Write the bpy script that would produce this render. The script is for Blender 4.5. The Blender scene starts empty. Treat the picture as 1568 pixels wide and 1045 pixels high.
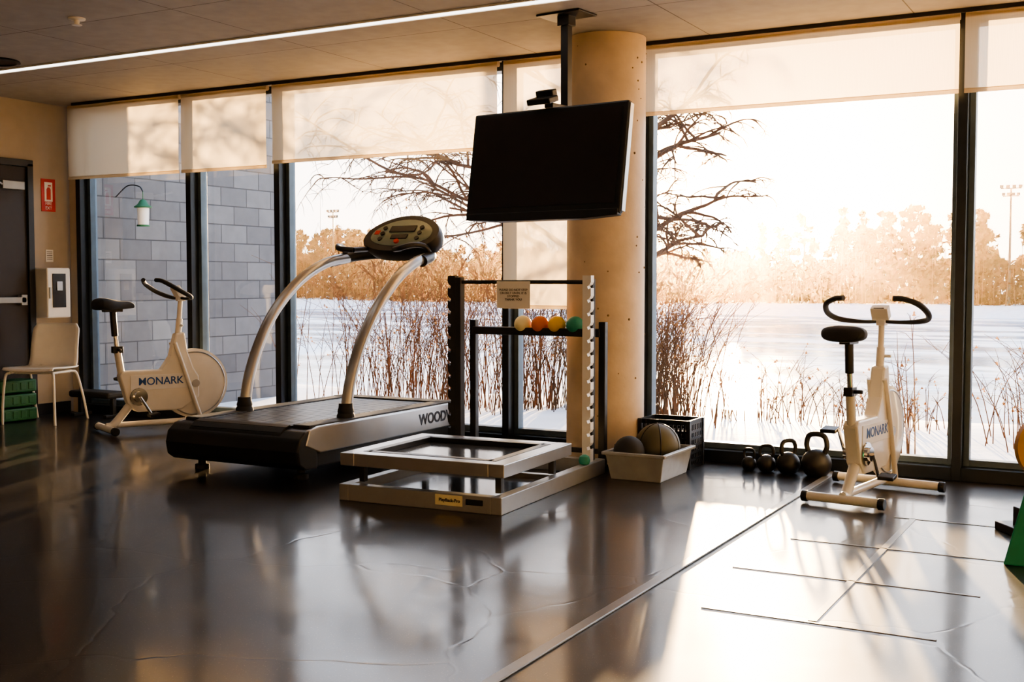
import bpy, math, random
from mathutils import Vector, Matrix, Euler, noise as mnoise

scene = bpy.context.scene
COL = scene.collection
scene.view_settings.view_transform = 'AgX'
try: scene.view_settings.look = 'AgX - Medium High Contrast'
except Exception: pass

# ------------------------------------------------------------------ materials
def newmat(name):
    m = bpy.data.materials.new(name); m.use_nodes = True
    nt = m.node_tree
    for n in list(nt.nodes): nt.nodes.remove(n)
    out = nt.nodes.new('ShaderNodeOutputMaterial')
    return m, nt, out

def N(nt, t, **kw):
    n = nt.nodes.new(t)
    for k, v in kw.items():
        if k in n.inputs.keys(): n.inputs[k].default_value = v
        else: setattr(n, k, v)
    return n

def c4(c): return (c[0], c[1], c[2], 1)

def colnoise(nt, col, amt, scale, detail=4):
    tc = N(nt, 'ShaderNodeTexCoord')
    nz = N(nt, 'ShaderNodeTexNoise'); nz.inputs['Scale'].default_value = scale; nz.inputs['Detail'].default_value = detail
    nt.links.new(tc.outputs['Object'], nz.inputs['Vector'])
    rp = N(nt, 'ShaderNodeValToRGB')
    rp.color_ramp.elements[0].position = .3; rp.color_ramp.elements[1].position = .7
    rp.color_ramp.elements[0].color = c4([max(0, c*(1-amt)) for c in col])
    rp.color_ramp.elements[1].color = c4([min(1, c*(1+amt)) for c in col])
    nt.links.new(nz.outputs['Fac'], rp.inputs['Fac'])
    return tc, nz, rp

def pmat(name, col, rough=.5, metal=0, amt=.08, scale=12, bump=0, coat=0, emis=0, spec=None):
    m, nt, out = newmat(name)
    b = N(nt, 'ShaderNodeBsdfPrincipled')
    tc, nz, rp = colnoise(nt, col, amt, scale)
    nt.links.new(rp.outputs['Color'], b.inputs['Base Color'])
    b.inputs['Roughness'].default_value = rough
    b.inputs['Metallic'].default_value = metal
    b.inputs['Coat Weight'].default_value = coat
    if spec is not None: b.inputs['Specular IOR Level'].default_value = spec
    if emis:
        b.inputs['Emission Color'].default_value = c4(col); b.inputs['Emission Strength'].default_value = emis
    if bump:
        n2 = N(nt, 'ShaderNodeTexNoise'); n2.inputs['Scale'].default_value = scale*6
        nt.links.new(tc.outputs['Object'], n2.inputs['Vector'])
        bp = N(nt, 'ShaderNodeBump'); bp.inputs['Strength'].default_value = bump; bp.inputs['Distance'].default_value = .01
        nt.links.new(n2.outputs['Fac'], bp.inputs['Height']); nt.links.new(bp.outputs['Normal'], b.inputs['Normal'])
    nt.links.new(b.outputs['BSDF'], out.inputs['Surface'])
    return m

def leafmat(name, col, tcol, amt=.3, scale=3, mix=.5):
    m, nt, out = newmat(name)
    tc, nz, rp = colnoise(nt, col, amt, scale)
    d = N(nt, 'ShaderNodeBsdfDiffuse'); nt.links.new(rp.outputs['Color'], d.inputs['Color'])
    t = N(nt, 'ShaderNodeBsdfTranslucent'); t.inputs['Color'].default_value = c4(tcol)
    mx = N(nt, 'ShaderNodeMixShader'); mx.inputs[0].default_value = mix
    nt.links.new(d.outputs[0], mx.inputs[1]); nt.links.new(t.outputs[0], mx.inputs[2])
    nt.links.new(mx.outputs[0], out.inputs['Surface'])
    return m

def glassmat(name, tint=(1, 1, 1), refl=.06):
    m, nt, out = newmat(name)
    t = N(nt, 'ShaderNodeBsdfTransparent'); t.inputs['Color'].default_value = c4(tint)
    g = N(nt, 'ShaderNodeBsdfGlossy'); g.inputs['Roughness'].default_value = .02
    fr = N(nt, 'ShaderNodeFresnel'); fr.inputs['IOR'].default_value = 1.3
    mx = N(nt, 'ShaderNodeMixShader')
    nt.links.new(fr.outputs[0], mx.inputs[0])
    nt.links.new(t.outputs[0], mx.inputs[1]); nt.links.new(g.outputs[0], mx.inputs[2])
    nt.links.new(mx.outputs[0], out.inputs['Surface'])
    return m

def fabricmat(name):
    m, nt, out = newmat(name)
    tc = N(nt, 'ShaderNodeTexCoord')
    wv = N(nt, 'ShaderNodeTexWave'); wv.inputs['Scale'].default_value = 60; wv.inputs['Distortion'].default_value = .5
    nt.links.new(tc.outputs['Object'], wv.inputs['Vector'])
    rp = N(nt, 'ShaderNodeValToRGB')
    rp.color_ramp.elements[0].color = (.66, .55, .38, 1); rp.color_ramp.elements[1].color = (.74, .63, .45, 1)
    nt.links.new(wv.outputs['Fac'], rp.inputs['Fac'])
    d = N(nt, 'ShaderNodeBsdfDiffuse'); t = N(nt, 'ShaderNodeBsdfTranslucent')
    nt.links.new(rp.outputs[0], d.inputs['Color']); nt.links.new(rp.outputs[0], t.inputs['Color'])
    mx = N(nt, 'ShaderNodeMixShader'); mx.inputs[0].default_value = .46
    nt.links.new(d.outputs[0], mx.inputs[1]); nt.links.new(t.outputs[0], mx.inputs[2])
    tr = N(nt, 'ShaderNodeBsdfTransparent'); tr.inputs['Color'].default_value = (1, .93, .85, 1)
    m2 = N(nt, 'ShaderNodeMixShader'); m2.inputs[0].default_value = .12
    nt.links.new(mx.outputs[0], m2.inputs[1]); nt.links.new(tr.outputs[0], m2.inputs[2])
    nt.links.new(m2.outputs[0], out.inputs['Surface'])
    return m

def icemat():
    m, nt, out = newmat('lake_ice')
    tc = N(nt, 'ShaderNodeTexCoord')
    mp = N(nt, 'ShaderNodeMapping'); mp.inputs['Scale'].default_value = (.035, .11, 1)
    nt.links.new(tc.outputs['Object'], mp.inputs['Vector'])
    nz = N(nt, 'ShaderNodeTexNoise'); nz.inputs['Scale'].default_value = 1.6; nz.inputs['Detail'].default_value = 9; nz.inputs['Roughness'].default_value = .62
    nt.links.new(mp.outputs[0], nz.inputs['Vector'])
    rp = N(nt, 'ShaderNodeValToRGB'); rp.color_ramp.elements[0].position = .46; rp.color_ramp.elements[1].position = .56
    nt.links.new(nz.outputs['Fac'], rp.inputs[0])
    ice = N(nt, 'ShaderNodeBsdfPrincipled'); ice.inputs['Base Color'].default_value = (.34, .37, .42, 1); ice.inputs['Roughness'].default_value = .16
    sn = N(nt, 'ShaderNodeBsdfPrincipled'); sn.inputs['Base Color'].default_value = (.84, .82, .80, 1); sn.inputs['Roughness'].default_value = .5
    mx = N(nt, 'ShaderNodeMixShader'); nt.links.new(rp.outputs[0], mx.inputs[0])
    nt.links.new(ice.outputs[0], mx.inputs[1]); nt.links.new(sn.outputs[0], mx.inputs[2]); nt.links.new(mx.outputs[0], out.inputs['Surface'])
    return m

def floormat():
    m, nt, out = newmat('floor_rubber_vinyl')
    tc = N(nt, 'ShaderNodeTexCoord')
    sp = N(nt, 'ShaderNodeSeparateXYZ'); nt.links.new(tc.outputs['Object'], sp.inputs[0])
    gt = N(nt, 'ShaderNodeMath'); gt.operation = 'GREATER_THAN'; gt.inputs[1].default_value = -1.69
    nt.links.new(sp.outputs['X'], gt.inputs[0])
    nz = N(nt, 'ShaderNodeTexNoise'); nz.inputs['Scale'].default_value = 1.2; nz.inputs['Detail'].default_value = 8
    nf = N(nt, 'ShaderNodeTexNoise'); nf.inputs['Scale'].default_value = 160; nf.inputs['Detail'].default_value = 2
    for n in (nz, nf): nt.links.new(tc.outputs['Object'], n.inputs['Vector'])
    r1 = N(nt, 'ShaderNodeValToRGB')
    r1.color_ramp.elements[0].position = .3; r1.color_ramp.elements[1].position = .75
    r1.color_ramp.elements[0].color = (.008, .0060, .0048, 1); r1.color_ramp.elements[1].color = (.017, .0125, .010, 1)
    r2 = N(nt, 'ShaderNodeValToRGB')
    r2.color_ramp.elements[0].position = .3; r2.color_ramp.elements[1].position = .75
    r2.color_ramp.elements[0].color = (.020, .0165, .0135, 1); r2.color_ramp.elements[1].color = (.036, .030, .025, 1)
    nt.links.new(nz.outputs['Fac'], r1.inputs[0]); nt.links.new(nz.outputs['Fac'], r2.inputs[0])
    mx = N(nt, 'ShaderNodeMix'); mx.data_type = 'RGBA'
    nt.links.new(gt.outputs[0], mx.inputs[0]); nt.links.new(r1.outputs[0], mx.inputs[6]); nt.links.new(r2.outputs[0], mx.inputs[7])
    fl = N(nt, 'ShaderNodeValToRGB'); fl.color_ramp.elements[0].position = .66; fl.color_ramp.elements[1].position = .70
    fl.color_ramp.elements[1].color = (.08, .06, .045, 1); fl.color_ramp.elements[0].color = (0, 0, 0, 1)
    nt.links.new(nf.outputs['Fac'], fl.inputs[0])
    ad = N(nt, 'ShaderNodeMix'); ad.data_type = 'RGBA'; ad.blend_type = 'ADD'; ad.inputs[0].default_value = 1
    nt.links.new(mx.outputs[2], ad.inputs[6]); nt.links.new(fl.outputs[0], ad.inputs[7])
    b = N(nt, 'ShaderNodeBsdfPrincipled')
    nt.links.new(ad.outputs[2], b.inputs['Base Color'])
    n3 = N(nt, 'ShaderNodeTexNoise'); n3.inputs['Scale'].default_value = 2.2; n3.inputs['Detail'].default_value = 10; n3.inputs['Roughness'].default_value = .65
    nt.links.new(tc.outputs['Object'], n3.inputs['Vector'])
    mr = N(nt, 'ShaderNodeMapRange'); mr.inputs['From Min'].default_value = .3; mr.inputs['From Max'].default_value = .7
    mr.inputs['To Min'].default_value = .06; mr.inputs['To Max'].default_value = .19
    nt.links.new(n3.outputs['Fac'], mr.inputs['Value']); nt.links.new(mr.outputs[0], b.inputs['Coat Roughness'])
    b.inputs['Coat Weight'].default_value = .62
    b.inputs['Roughness'].default_value = .40
    b.inputs['Specular IOR Level'].default_value = .12
    bp = N(nt, 'ShaderNodeBump'); bp.inputs['Strength'].default_value = .2; bp.inputs['Distance'].default_value = .006
    n4 = N(nt, 'ShaderNodeTexNoise'); n4.inputs['Scale'].default_value = 3.0; n4.inputs['Detail'].default_value = 2
    nt.links.new(tc.outputs['Object'], n4.inputs['Vector'])
    nt.links.new(n4.outputs['Fac'], bp.inputs['Height'])
    vo = N(nt, 'ShaderNodeTexVoronoi'); vo.feature = 'DISTANCE_TO_EDGE'; vo.inputs['Scale'].default_value = 1.1
    nd = N(nt, 'ShaderNodeTexNoise'); nd.inputs['Scale'].default_value = 2.5
    nt.links.new(tc.outputs['Object'], nd.inputs['Vector'])
    mxv = N(nt, 'ShaderNodeMix'); mxv.data_type = 'RGBA'; mxv.inputs[0].default_value = .2
    nt.links.new(tc.outputs['Object'], mxv.inputs[6]); nt.links.new(nd.outputs['Color'], mxv.inputs[7]); nt.links.new(mxv.outputs[2], vo.inputs['Vector'])
    mrv = N(nt, 'ShaderNodeMapRange'); mrv.inputs['From Min'].default_value = 0; mrv.inputs['From Max'].default_value = .010
    nt.links.new(vo.outputs['Distance'], mrv.inputs['Value'])
    bpv = N(nt, 'ShaderNodeBump'); bpv.inputs['Strength'].default_value = .15; bpv.inputs['Distance'].default_value = .002
    nt.links.new(mrv.outputs[0], bpv.inputs['Height']); nt.links.new(bp.outputs[0], bpv.inputs['Normal'])
    bp2 = N(nt, 'ShaderNodeBump'); bp2.inputs['Strength'].default_value = .06; bp2.inputs['Distance'].default_value = .001
    nt.links.new(nf.outputs['Fac'], bp2.inputs['Height']); nt.links.new(bpv.outputs[0], bp2.inputs['Normal'])
    nt.links.new(bp2.outputs['Normal'], b.inputs['Normal']); nt.links.new(bp2.outputs['Normal'], b.inputs['Coat Normal'])
    nt.links.new(b.outputs[0], out.inputs['Surface'])
    return m

def brickmat(name, c1, c2, cm, bw, rh, mortar, axes='yz', offset=.5, rough=.9, bump=.6):
    m, nt, out = newmat(name)
    tc = N(nt, 'ShaderNodeTexCoord')
    sp = N(nt, 'ShaderNodeSeparateXYZ'); nt.links.new(tc.outputs['Object'], sp.inputs[0])
    cb = N(nt, 'ShaderNodeCombineXYZ')
    nt.links.new(sp.outputs[axes[0].upper()], cb.inputs[0]); nt.links.new(sp.outputs[axes[1].upper()], cb.inputs[1])
    br = N(nt, 'ShaderNodeTexBrick'); br.offset = offset
    br.inputs['Scale'].default_value = 1; br.inputs['Brick Width'].default_value = bw; br.inputs['Row Height'].default_value = rh
    br.inputs['Mortar Size'].default_value = mortar
    br.inputs['Color1'].default_value = c4(c1); br.inputs['Color2'].default_value = c4(c2); br.inputs['Mortar'].default_value = c4(cm)
    nt.links.new(cb.outputs[0], br.inputs['Vector'])
    nz = N(nt, 'ShaderNodeTexNoise'); nz.inputs['Scale'].default_value = 9; nz.inputs['Detail'].default_value = 6
    nt.links.new(tc.outputs['Object'], nz.inputs['Vector'])
    mx = N(nt, 'ShaderNodeMix'); mx.data_type = 'RGBA'; mx.blend_type = 'MULTIPLY'; mx.inputs[0].default_value = .35
    nt.links.new(br.outputs['Color'], mx.inputs[6]); nt.links.new(nz.outputs['Fac'], mx.inputs[7])
    b = N(nt, 'ShaderNodeBsdfPrincipled'); b.inputs['Roughness'].default_value = rough
    nt.links.new(mx.outputs[2], b.inputs['Base Color'])
    bp = N(nt, 'ShaderNodeBump'); bp.invert = True; bp.inputs['Strength'].default_value = bump; bp.inputs['Distance'].default_value = .01
    nt.links.new(br.outputs['Fac'], bp.inputs['Height']); nt.links.new(bp.outputs[0], b.inputs['Normal'])
    nt.links.new(b.outputs[0], out.inputs['Surface'])
    return m

def emit(name, col, s):
    m, nt, out = newmat(name)
    e = N(nt, 'ShaderNodeEmission'); e.inputs[0].default_value = c4(col); e.inputs[1].default_value = s
    nt.links.new(e.outputs[0], out.inputs['Surface']); return m

M = dict(
    floor=floormat(),
    ceil=brickmat('ceiling_panels', (.42, .39, .37), (.40, .37, .35), (.12, .105, .09), 1.25, 1.25, .004, 'xy', 0, .7, .2),
    block=brickmat('concrete_block', (.22, .22, .22), (.145, .145, .15), (.08, .08, .08), .4, .2, .006, 'yz'),
    wall=pmat('wall_paint', (.44, .375, .29), .7, amt=.03),
    frame=pmat('anodised_frame', (.028, .034, .042), .35, .6),
    framel=pmat('grey_frame_side', (.10, .14, .18), .4, .5),
    concrete=pmat('column_concrete', (.66, .52, .37), .6, amt=.12, scale=5, bump=.15),
    hole=pmat('pit_dark', (.25, .17, .1), .9),
    black=pmat('black_plastic', (.012, .012, .013), .42),
    blackg=pmat('black_gloss', (.01, .009, .009), .15),
    rubber=pmat('black_rubber', (.02, .02, .02), .7),
    silver=pmat('silver_paint', (.46, .46, .46), .3, .75, amt=.03),
    chrome=pmat('chrome', (.75, .74, .72), .12, 1, amt=.02),
    cream=pmat('bike_cream_enamel', (.80, .75, .66), .3, 0, amt=.03, coat=.4),
    white=pmat('white_plastic', (.80, .78, .74), .4, amt=.03),
    greybeam=pmat('grey_beam_paint', (.32, .325, .32), .35, .35, amt=.05),
    panel=pmat('platform_panel', (.20, .21, .23), .12, .6, amt=.05),
    blue=pmat('logo_blue', (.02, .09, .3), .5),
    darktxt=pmat('logo_dark', (.02, .02, .03), .5),
    paper=pmat('paper_white', (.85, .82, .76), .8, amt=.02),
    red=pmat('sign_red', (.55, .03, .02), .5),
    brown=pmat('door_brown', (.016, .010, .009), .55),
    screen=pmat('tv_screen', (.016, .010, .009), .34),
    wood=pmat('wood_orange', (.55, .24, .07), .4, amt=.2, scale=6),
    green=pmat('green_foam', (.02, .30, .17), .6),
    dgreen=pmat('green_crate', (.02, .13, .05), .5),
    tub=pmat('clear_tub', (.34, .35, .36), .2),
    ballo=pmat('ball_orange', (.62, .16, .04), .5), bally=pmat('ball_yellow', (.8, .5, .04), .5),
    ballw=pmat('ball_pale_yellow', (.8, .72, .42), .5), ballg=pmat('ball_green', (.03, .28, .2), .5),
    olive=pmat('ball_olive', (.10, .09, .05), .5), iron=pmat('cast_iron', (.018, .017, .016), .45, .3),
    fabric=fabricmat('blind_fabric'), glass=glassmat('window_glass'),
    strip=emit('led_diffuser', (1, .94, .87), 4.2),
    snow=pmat('snow', (.84, .83, .84), .7, amt=.08, scale=1.5, bump=.3),
    ice=icemat(),
    reed=leafmat('dry_reed', (.14, .09, .055), (.26, .14, .065)),
    bark=leafmat('bark', (.12, .08, .055), (.26, .14, .06), mix=.3),
    pine=leafmat('pine_foliage', (.020, .021, .010), (.10, .065, .02), scale=.3, mix=.3),
    brush=leafmat('brush_foliage', (.040, .027, .015), (.14, .075, .025), scale=.3, mix=.3),
    lcd=pmat('lcd_panel', (.25, .29, .22), .3), tape=pmat('grey_tape', (.24, .225, .205), .3),
    strp=pmat('transition_strip', (.22, .22, .22), .3, .3),
)

# ------------------------------------------------------------------ geometry
def catmull(pts, k=8):
    P = [Vector(p) for p in pts]
    if len(P) < 3: return P
    out = []
    Q = [P[0]*2-P[1]] + P + [P[-1]*2-P[-2]]
    for i in range(1, len(Q)-2):
        a, b, c, d = Q[i-1], Q[i], Q[i+1], Q[i+2]
        for j in range(k):
            t = j/k
            out.append(.5*((2*b)+(c-a)*t+(2*a-5*b+4*c-d)*t*t+(3*b-a-3*c+d)*t**3))
    out.append(P[-1]); return out

class Geo:
    def __init__(s): s.v = []; s.f = []
    def add(s, v, f):
        o = len(s.v); s.v += [tuple(p) for p in v]; s.f += [tuple(i+o for i in q) for q in f]; return s
    def box(s, c, d, rot=None):
        c = Vector(c); R = Euler(rot).to_matrix() if rot else Matrix.Identity(3)
        vs = [c + R @ Vector((x*d[0]/2, y*d[1]/2, z*d[2]/2)) for x in (-1, 1) for y in (-1, 1) for z in (-1, 1)]
        return s.add(vs, [(0, 1, 3, 2), (4, 6, 7, 5), (0, 4, 5, 1), (2, 3, 7, 6), (0, 2, 6, 4), (1, 5, 7, 3)])
    def tube(s, pts, r, n=12, sm=0, cap=True):
        P = catmull(pts, sm) if sm else [Vector(p) for p in pts]
        m = len(P)
        if not hasattr(r, '__len__'): rr = [r]*m
        else:
            rr = [r[min(len(r)-1, int(i/(m-1)*(len(r)-1)))]*(1-((i/(m-1)*(len(r)-1)) % 1)) + r[min(len(r)-1, int(i/(m-1)*(len(r)-1))+1)]*((i/(m-1)*(len(r)-1)) % 1) for i in range(m)]
        t0 = (P[1]-P[0]).normalized()
        u = t0.orthogonal().normalized()
        vs = []
        for i in range(m):
            t = (P[min(i+1, m-1)]-P[max(i-1, 0)])
            if t.length < 1e-9: t = t0
            t = t.normalized()
            u = (u - t*u.dot(t))
            if u.length < 1e-6: u = t.orthogonal()
            u.normalize(); w = t.cross(u)
            for j in range(n):
                a = 2*math.pi*j/n
                vs.append(P[i] + (u*math.cos(a)+w*math.sin(a))*rr[i])
        fs = [(i*n+j, i*n+(j+1) % n, (i+1)*n+(j+1) % n, (i+1)*n+j) for i in range(m-1) for j in range(n)]
        if cap: fs += [tuple(range(n))[::-1], tuple((m-1)*n+j for j in range(n))]
        return s.add(vs, fs)
    def lathe(s, prof, c=(0, 0, 0), n=32, axis='z', cap=True):
        c = Vector(c); vs = []
        for (r, h) in prof:
            for j in range(n):
                a = 2*math.pi*j/n
                x, y, z = r*math.cos(a), r*math.sin(a), h
                p = {'z': (x, y, z), 'x': (z, x, y), 'y': (y, z, x)}[axis]
                vs.append(c+Vector(p))
        m = len(prof)
        fs = [(i*n+j, i*n+(j+1) % n, (i+1)*n+(j+1) % n, (i+1)*n+j) for i in range(m-1) for j in range(n)]
        if cap: fs += [tuple(range(n))[::-1], tuple((m-1)*n+j for j in range(n))]
        else: fs += [((m-1)*n+j, (m-1)*n+(j+1) % n, (j+1) % n, j) for j in range(n)]
        return s.add(vs, fs)
    def sphere(s, c, r, n=28, sq=1):
        k = n//2
        return s.lathe([(max(1e-4, r*math.sin(math.pi*i/k)), -r*sq*math.cos(math.pi*i/k)) for i in range(k+1)], c, n)
    def prism(s, poly, a0, a1, plane='yz'):
        def mk(p, a): return {'yz': (a, p[0], p[1]), 'xz': (p[0], a, p[1]), 'xy': (p[0], p[1], a)}[plane]
        n = len(poly)
        vs = [mk(p, a0) for p in poly]+[mk(p, a1) for p in poly]
        fs = [tuple(range(n))[::-1], tuple(range(n, 2*n))]+[(i, (i+1) % n, n+(i+1) % n, n+i) for i in range(n)]
        return s.add(vs, fs)
    def loft(s, rings):
        n = len(rings[0]); vs = [p for r in rings for p in r]; m = len(rings)
        fs = [(i*n+j, i*n+(j+1) % n, (i+1)*n+(j+1) % n, (i+1)*n+j) for i in range(m-1) for j in range(n)]
        fs += [tuple(range(n))[::-1], tuple((m-1)*n+j for j in range(n))]
        return s.add(vs, fs)
    def obj(s, name, mat, parent=None, smooth=False, bevel=0, loc=(0, 0, 0), rot=(0, 0, 0)):
        me = bpy.data.meshes.new(name); me.from_pydata(s.v, [], s.f); me.update()
        import bmesh
        bm = bmesh.new(); bm.from_mesh(me); bmesh.ops.recalc_face_normals(bm, faces=bm.faces) if len(s.f) < 20000 else None
        bm.to_mesh(me); bm.free()
        ob = bpy.data.objects.new(name, me); COL.objects.link(ob)
        me.materials.append(mat)
        if smooth:
            for p in me.polygons: p.use_smooth = True
            try: me.set_sharp_from_angle(angle=math.radians(40))
            except Exception: pass
        if bevel:
            b = ob.modifiers.new('bevel', 'BEVEL'); b.width = bevel; b.segments = 2; b.limit_method = 'ANGLE'
        ob.location = loc; ob.rotation_euler = rot
        if parent: ob.parent = parent
        return ob

def empty(name, loc=(0, 0, 0), rz=0, scale=1):
    e = bpy.data.objects.new(name, None); COL.objects.link(e); e.empty_display_size = .1
    e.location = loc; e.rotation_euler = (0, 0, rz); e.scale = (scale,)*3; return e

def text(name, body, size, loc, rot, mat, parent, bold=0):
    cu = bpy.data.curves.new(name, 'FONT'); cu.body = body; cu.size = size; cu.extrude = .0008; cu.offset = bold
    cu.align_x = 'CENTER'; cu.align_y = 'CENTER'
    t = bpy.data.objects.new(name+'_c', cu); COL.objects.link(t)
    bpy.context.view_layer.update()
    me = bpy.data.meshes.new_from_object(t.evaluated_get(bpy.context.evaluated_depsgraph_get()))
    bpy.data.objects.remove(t)
    ob = bpy.data.objects.new(name, me); COL.objects.link(ob)
    me.materials.clear(); me.materials.append(mat)
    ob.location = loc; ob.rotation_euler = rot; ob.parent = parent; return ob

H = 2.77
WY = 7.3
# ------------------------------------------------------------------ room shell
Geo().box((-2.8, 1.7, -.06), (12.0, 11.52, .12)).obj('floor', M['floor'])
Geo().box((-2.8, 1.7, H+.06), (12.0, 11.56, .12)).obj('ceiling', M['ceil'])
Geo().box((-8.72, 1.7, H/2), (.16, 11.5, H)).obj('wall_left', M['wall'])
Geo().box((3.22, 1.7, H/2), (.16, 11.5, H)).obj('wall_right', M['wall'])
Geo().box((-2.8, -4.0, H/2), (12.0, .12, H)).obj('wall_back', M['wall'])
Geo().box((-8.55, 7.39, H/2), (.10, .16, H)).obj('wall_window_return', M['wall'])
Geo().box((-8.63, 7.1, .05), (.02, .40, .10)).obj('baseboard_left', M['black'])
Geo().box((-8.63, .95, .05), (.02, 9.9, .10)).obj('baseboard_left.001', M['black'])

# floor transition strip and tape
Geo().box((-1.69, 1.7, .004), (.045, 11.1, .008)).obj('trim_1', M['strp'], bevel=.003)
g = Geo()
g.box((-1.01, 5.03, .0012), (.03, 2.0, .0024))
for (y, x0, x1) in ((6.02, -1.1, .6), (5.29, -1.43, .5), (4.65, -1.5, -.53), (4.01, -1.41, -.59)):
    g.box(((x0+x1)/2, y, .0012), (x1-x0, .012, .0024))
g.obj('floor_tape', M['tape'])

# windows
mull = [-8.48, -7.14, -6.18, -4.07, -3.03, -.985, 1.0, 3.1]
for i in range(7):
    x0, x1 = mull[i], mull[i+1]
    e = empty('window_%d' % (i+1), ((x0+x1)/2, WY+.09, 0))
    w = x1-x0
    g = Geo()
    g.box((-w/2, -.0, H/2), (.055, .18, H))
    if i == 6: g.box((w/2, 0, H/2), (.055, .18, H))
    g.box((0, 0, .04), (w-.055, .18, .08)); g.box((0, .02, H-.03), (w-.055, .12, .06))
    g.obj('frame', M['frame'], e, bevel=.003)
    g = Geo()
    g.box((-w/2+.045, .035, H/2), (.035, .08, H-.01)); g.box((w/2-.045, .035, H/2), (.035, .08, H-.01)); g.box((0, .035, .10), (w-.12, .08, .04))
    g.obj('sash', M['framel'], e, bevel=.003)
    Geo().box((0, .05, H/2+.03), (w-.11, .006, H-.18)).obj('glass', M['glass'], e)

# blinds
def blind(x0, x1, zb):
    e = empty('roller_blind', ((x0+x1)/2, 7.22, 0)); w = x1-x0
    g = Geo(); nx, nz = 14, 10
    vs = []
    for i in range(nx+1):
        for k in range(nz+1):
            x = -w/2+w*i/nx; z = zb+.02+(H-.05-zb)*k/nz
            vs.append((x, .003*math.sin(x*6+k*.4), z))
    fs = [(i*(nz+1)+k, (i+1)*(nz+1)+k, (i+1)*(nz+1)+k+1, i*(nz+1)+k+1) for i in range(nx) for k in range(nz)]
    g.add(vs, fs); g.obj('fabric', M['fabric'], e, smooth=True)
    Geo().box((0, 0, zb+.012), (w, .014, .026)).obj('hem_bar', M['fabric'], e, bevel=.003)
    Geo().lathe([(.022, -w/2), (.022, w/2)], (0, .02, H-.032), 16, 'x').obj('roller', M['fabric'], e, smooth=True)
for a in ((-8.5, -7.16, 2.10), (-7.13, -6.21, 2.10), (-6.15, -4.09, 2.13), (-4.04, -3.05, 1.0), (-2.99, -1.0, 2.29), (-.97, .98, 2.29), (1.02, 3.05, 2.29)):
    blind(*a)
Geo().box((-2.7, 7.185, H-.012), (11.4, .012, .024)).obj('pocket_gap_shade', M['black'])  # black strip paints in the shaded gap above the blinds

# column
e = empty('concrete_column', (-3.13, 6.97, 0))
Geo().lathe([(.245, .002), (.255, .01), (.255, H-.002)], (0, 0, 0), 64).obj('shaft', M['concrete'], e, smooth=True)
rnd = random.Random(5); g = Geo()
for i in range(90):
    a = rnd.uniform(0, 2*math.pi); z = rnd.uniform(.05, 2.7); r = rnd.uniform(.003, .009)
    g.sphere((.2545*math.cos(a), .2545*math.sin(a), z), r, 8)
g.obj('pits', M['hole'], e)

# ceiling lights
def strip(x0, x1, y):
    e = empty('ceiling_strip_and_fill_light', ((x0+x1)/2, y, H)); w = x1-x0
    g = Geo(); g.box((0, -.045, -.004), (w+.03, .012, .012)); g.box((0, .045, -.004), (w+.03, .012, .012))
    g.box((-w/2-.01, 0, -.004), (.015, .1, .012)); g.box((w/2+.01, 0, -.004), (.015, .1, .012))
    g.obj('housing', M['white'], e)
    Geo().box((0, 0, -.003), (w, .078, .006)).obj('diffuser', M['strip'], e)
strip(-7.9, 2.6, 5.84); strip(-7.9, 2.6, 2.6); strip(-7.9, 2.6, -.6)  # second and third strips are added out of view as fill light
e = empty('ceiling_speaker', (-7.26, 5.55, H))
Geo().lathe([(.16, 0), (.165, -.012), (.14, -.018), (.13, -.008), (.001, -.008)], (0, 0, 0), 40).obj('ring', M['black'], e, smooth=True)
e = empty('ceiling_sprinkler', (-5.67, 4.9, H))
Geo().lathe([(.05, 0), (.05, -.008), (.018, -.014), (.014, -.035), (.03, -.038), (.03, -.042), (.001, -.044)], (0, 0, 0), 24).obj('head', M['white'], e, smooth=True)

# ------------------------------------------------------------------ left wall items
e = empty('door_1', (-8.64, 6.4, 0))
g = Geo(); g.box((.02, -.49, 1.11), (.06, .06, 2.22)); g.box((.02, .49, 1.11), (.06, .06, 2.22)); g.box((.02, 0, 2.22), (.06, 1.04, .06))
g.obj('door_frame', M['black'], e, bevel=.004)
Geo().box((.012, 0, 1.1), (.03, .92, 2.18)).obj('leaf', M['brown'], e, bevel=.003)
g = Geo(); g.box((.06, 0, 1.03), (.04, .8, .05)); g.box((.045, -.38, 1.03), (.07, .06, .09)); g.box((.045, .38, 1.03), (.07, .06, .09))
g.box((.05, .3, 2.02), (.05, .22, .07)); g.tube([(.06, .2, 2.02), (.13, 0, 2.07)], .01, 8)
g.obj('panic_bar', M['greybeam'], e, bevel=.004)

e = empty('fire_extinguisher_sign', (-8.637, 7.11, 1.96))
Geo().box((0, 0, 0), (.006, .15, .29)).obj('plate', M['red'], e, bevel=.002)
g = Geo(); g.box((.0045, 0, .03), (.002, .085, .17)); g.obj('picture_field', M['paper'], e)
g = Geo()
g.prism([(-.022, -.04), (.022, -.04), (.022, .05), (.01, .07), (-.01, .07), (-.022, .05)], .0055, .0075, 'yz'); g.box((.0065, .01, .085), (.002, .03, .012))
g.obj('extinguisher_icon', M['red'], e)
text('caption', 'FIRE\nEXT', .04, (.0045, 0, -.095), (math.pi/2, 0, math.pi/2), M['paper'], e)
e = empty('wall_notice', (-8.637, 7.11, 1.42))
Geo().box((0, 0, 0), (.004, .08, .11)).obj('sheet', M['paper'], e)
g = Geo()
for k in range(5): g.box((.003, 0, .035-.016*k), (.001, .06, .004))
g.obj('print', M['darktxt'], e)

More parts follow.
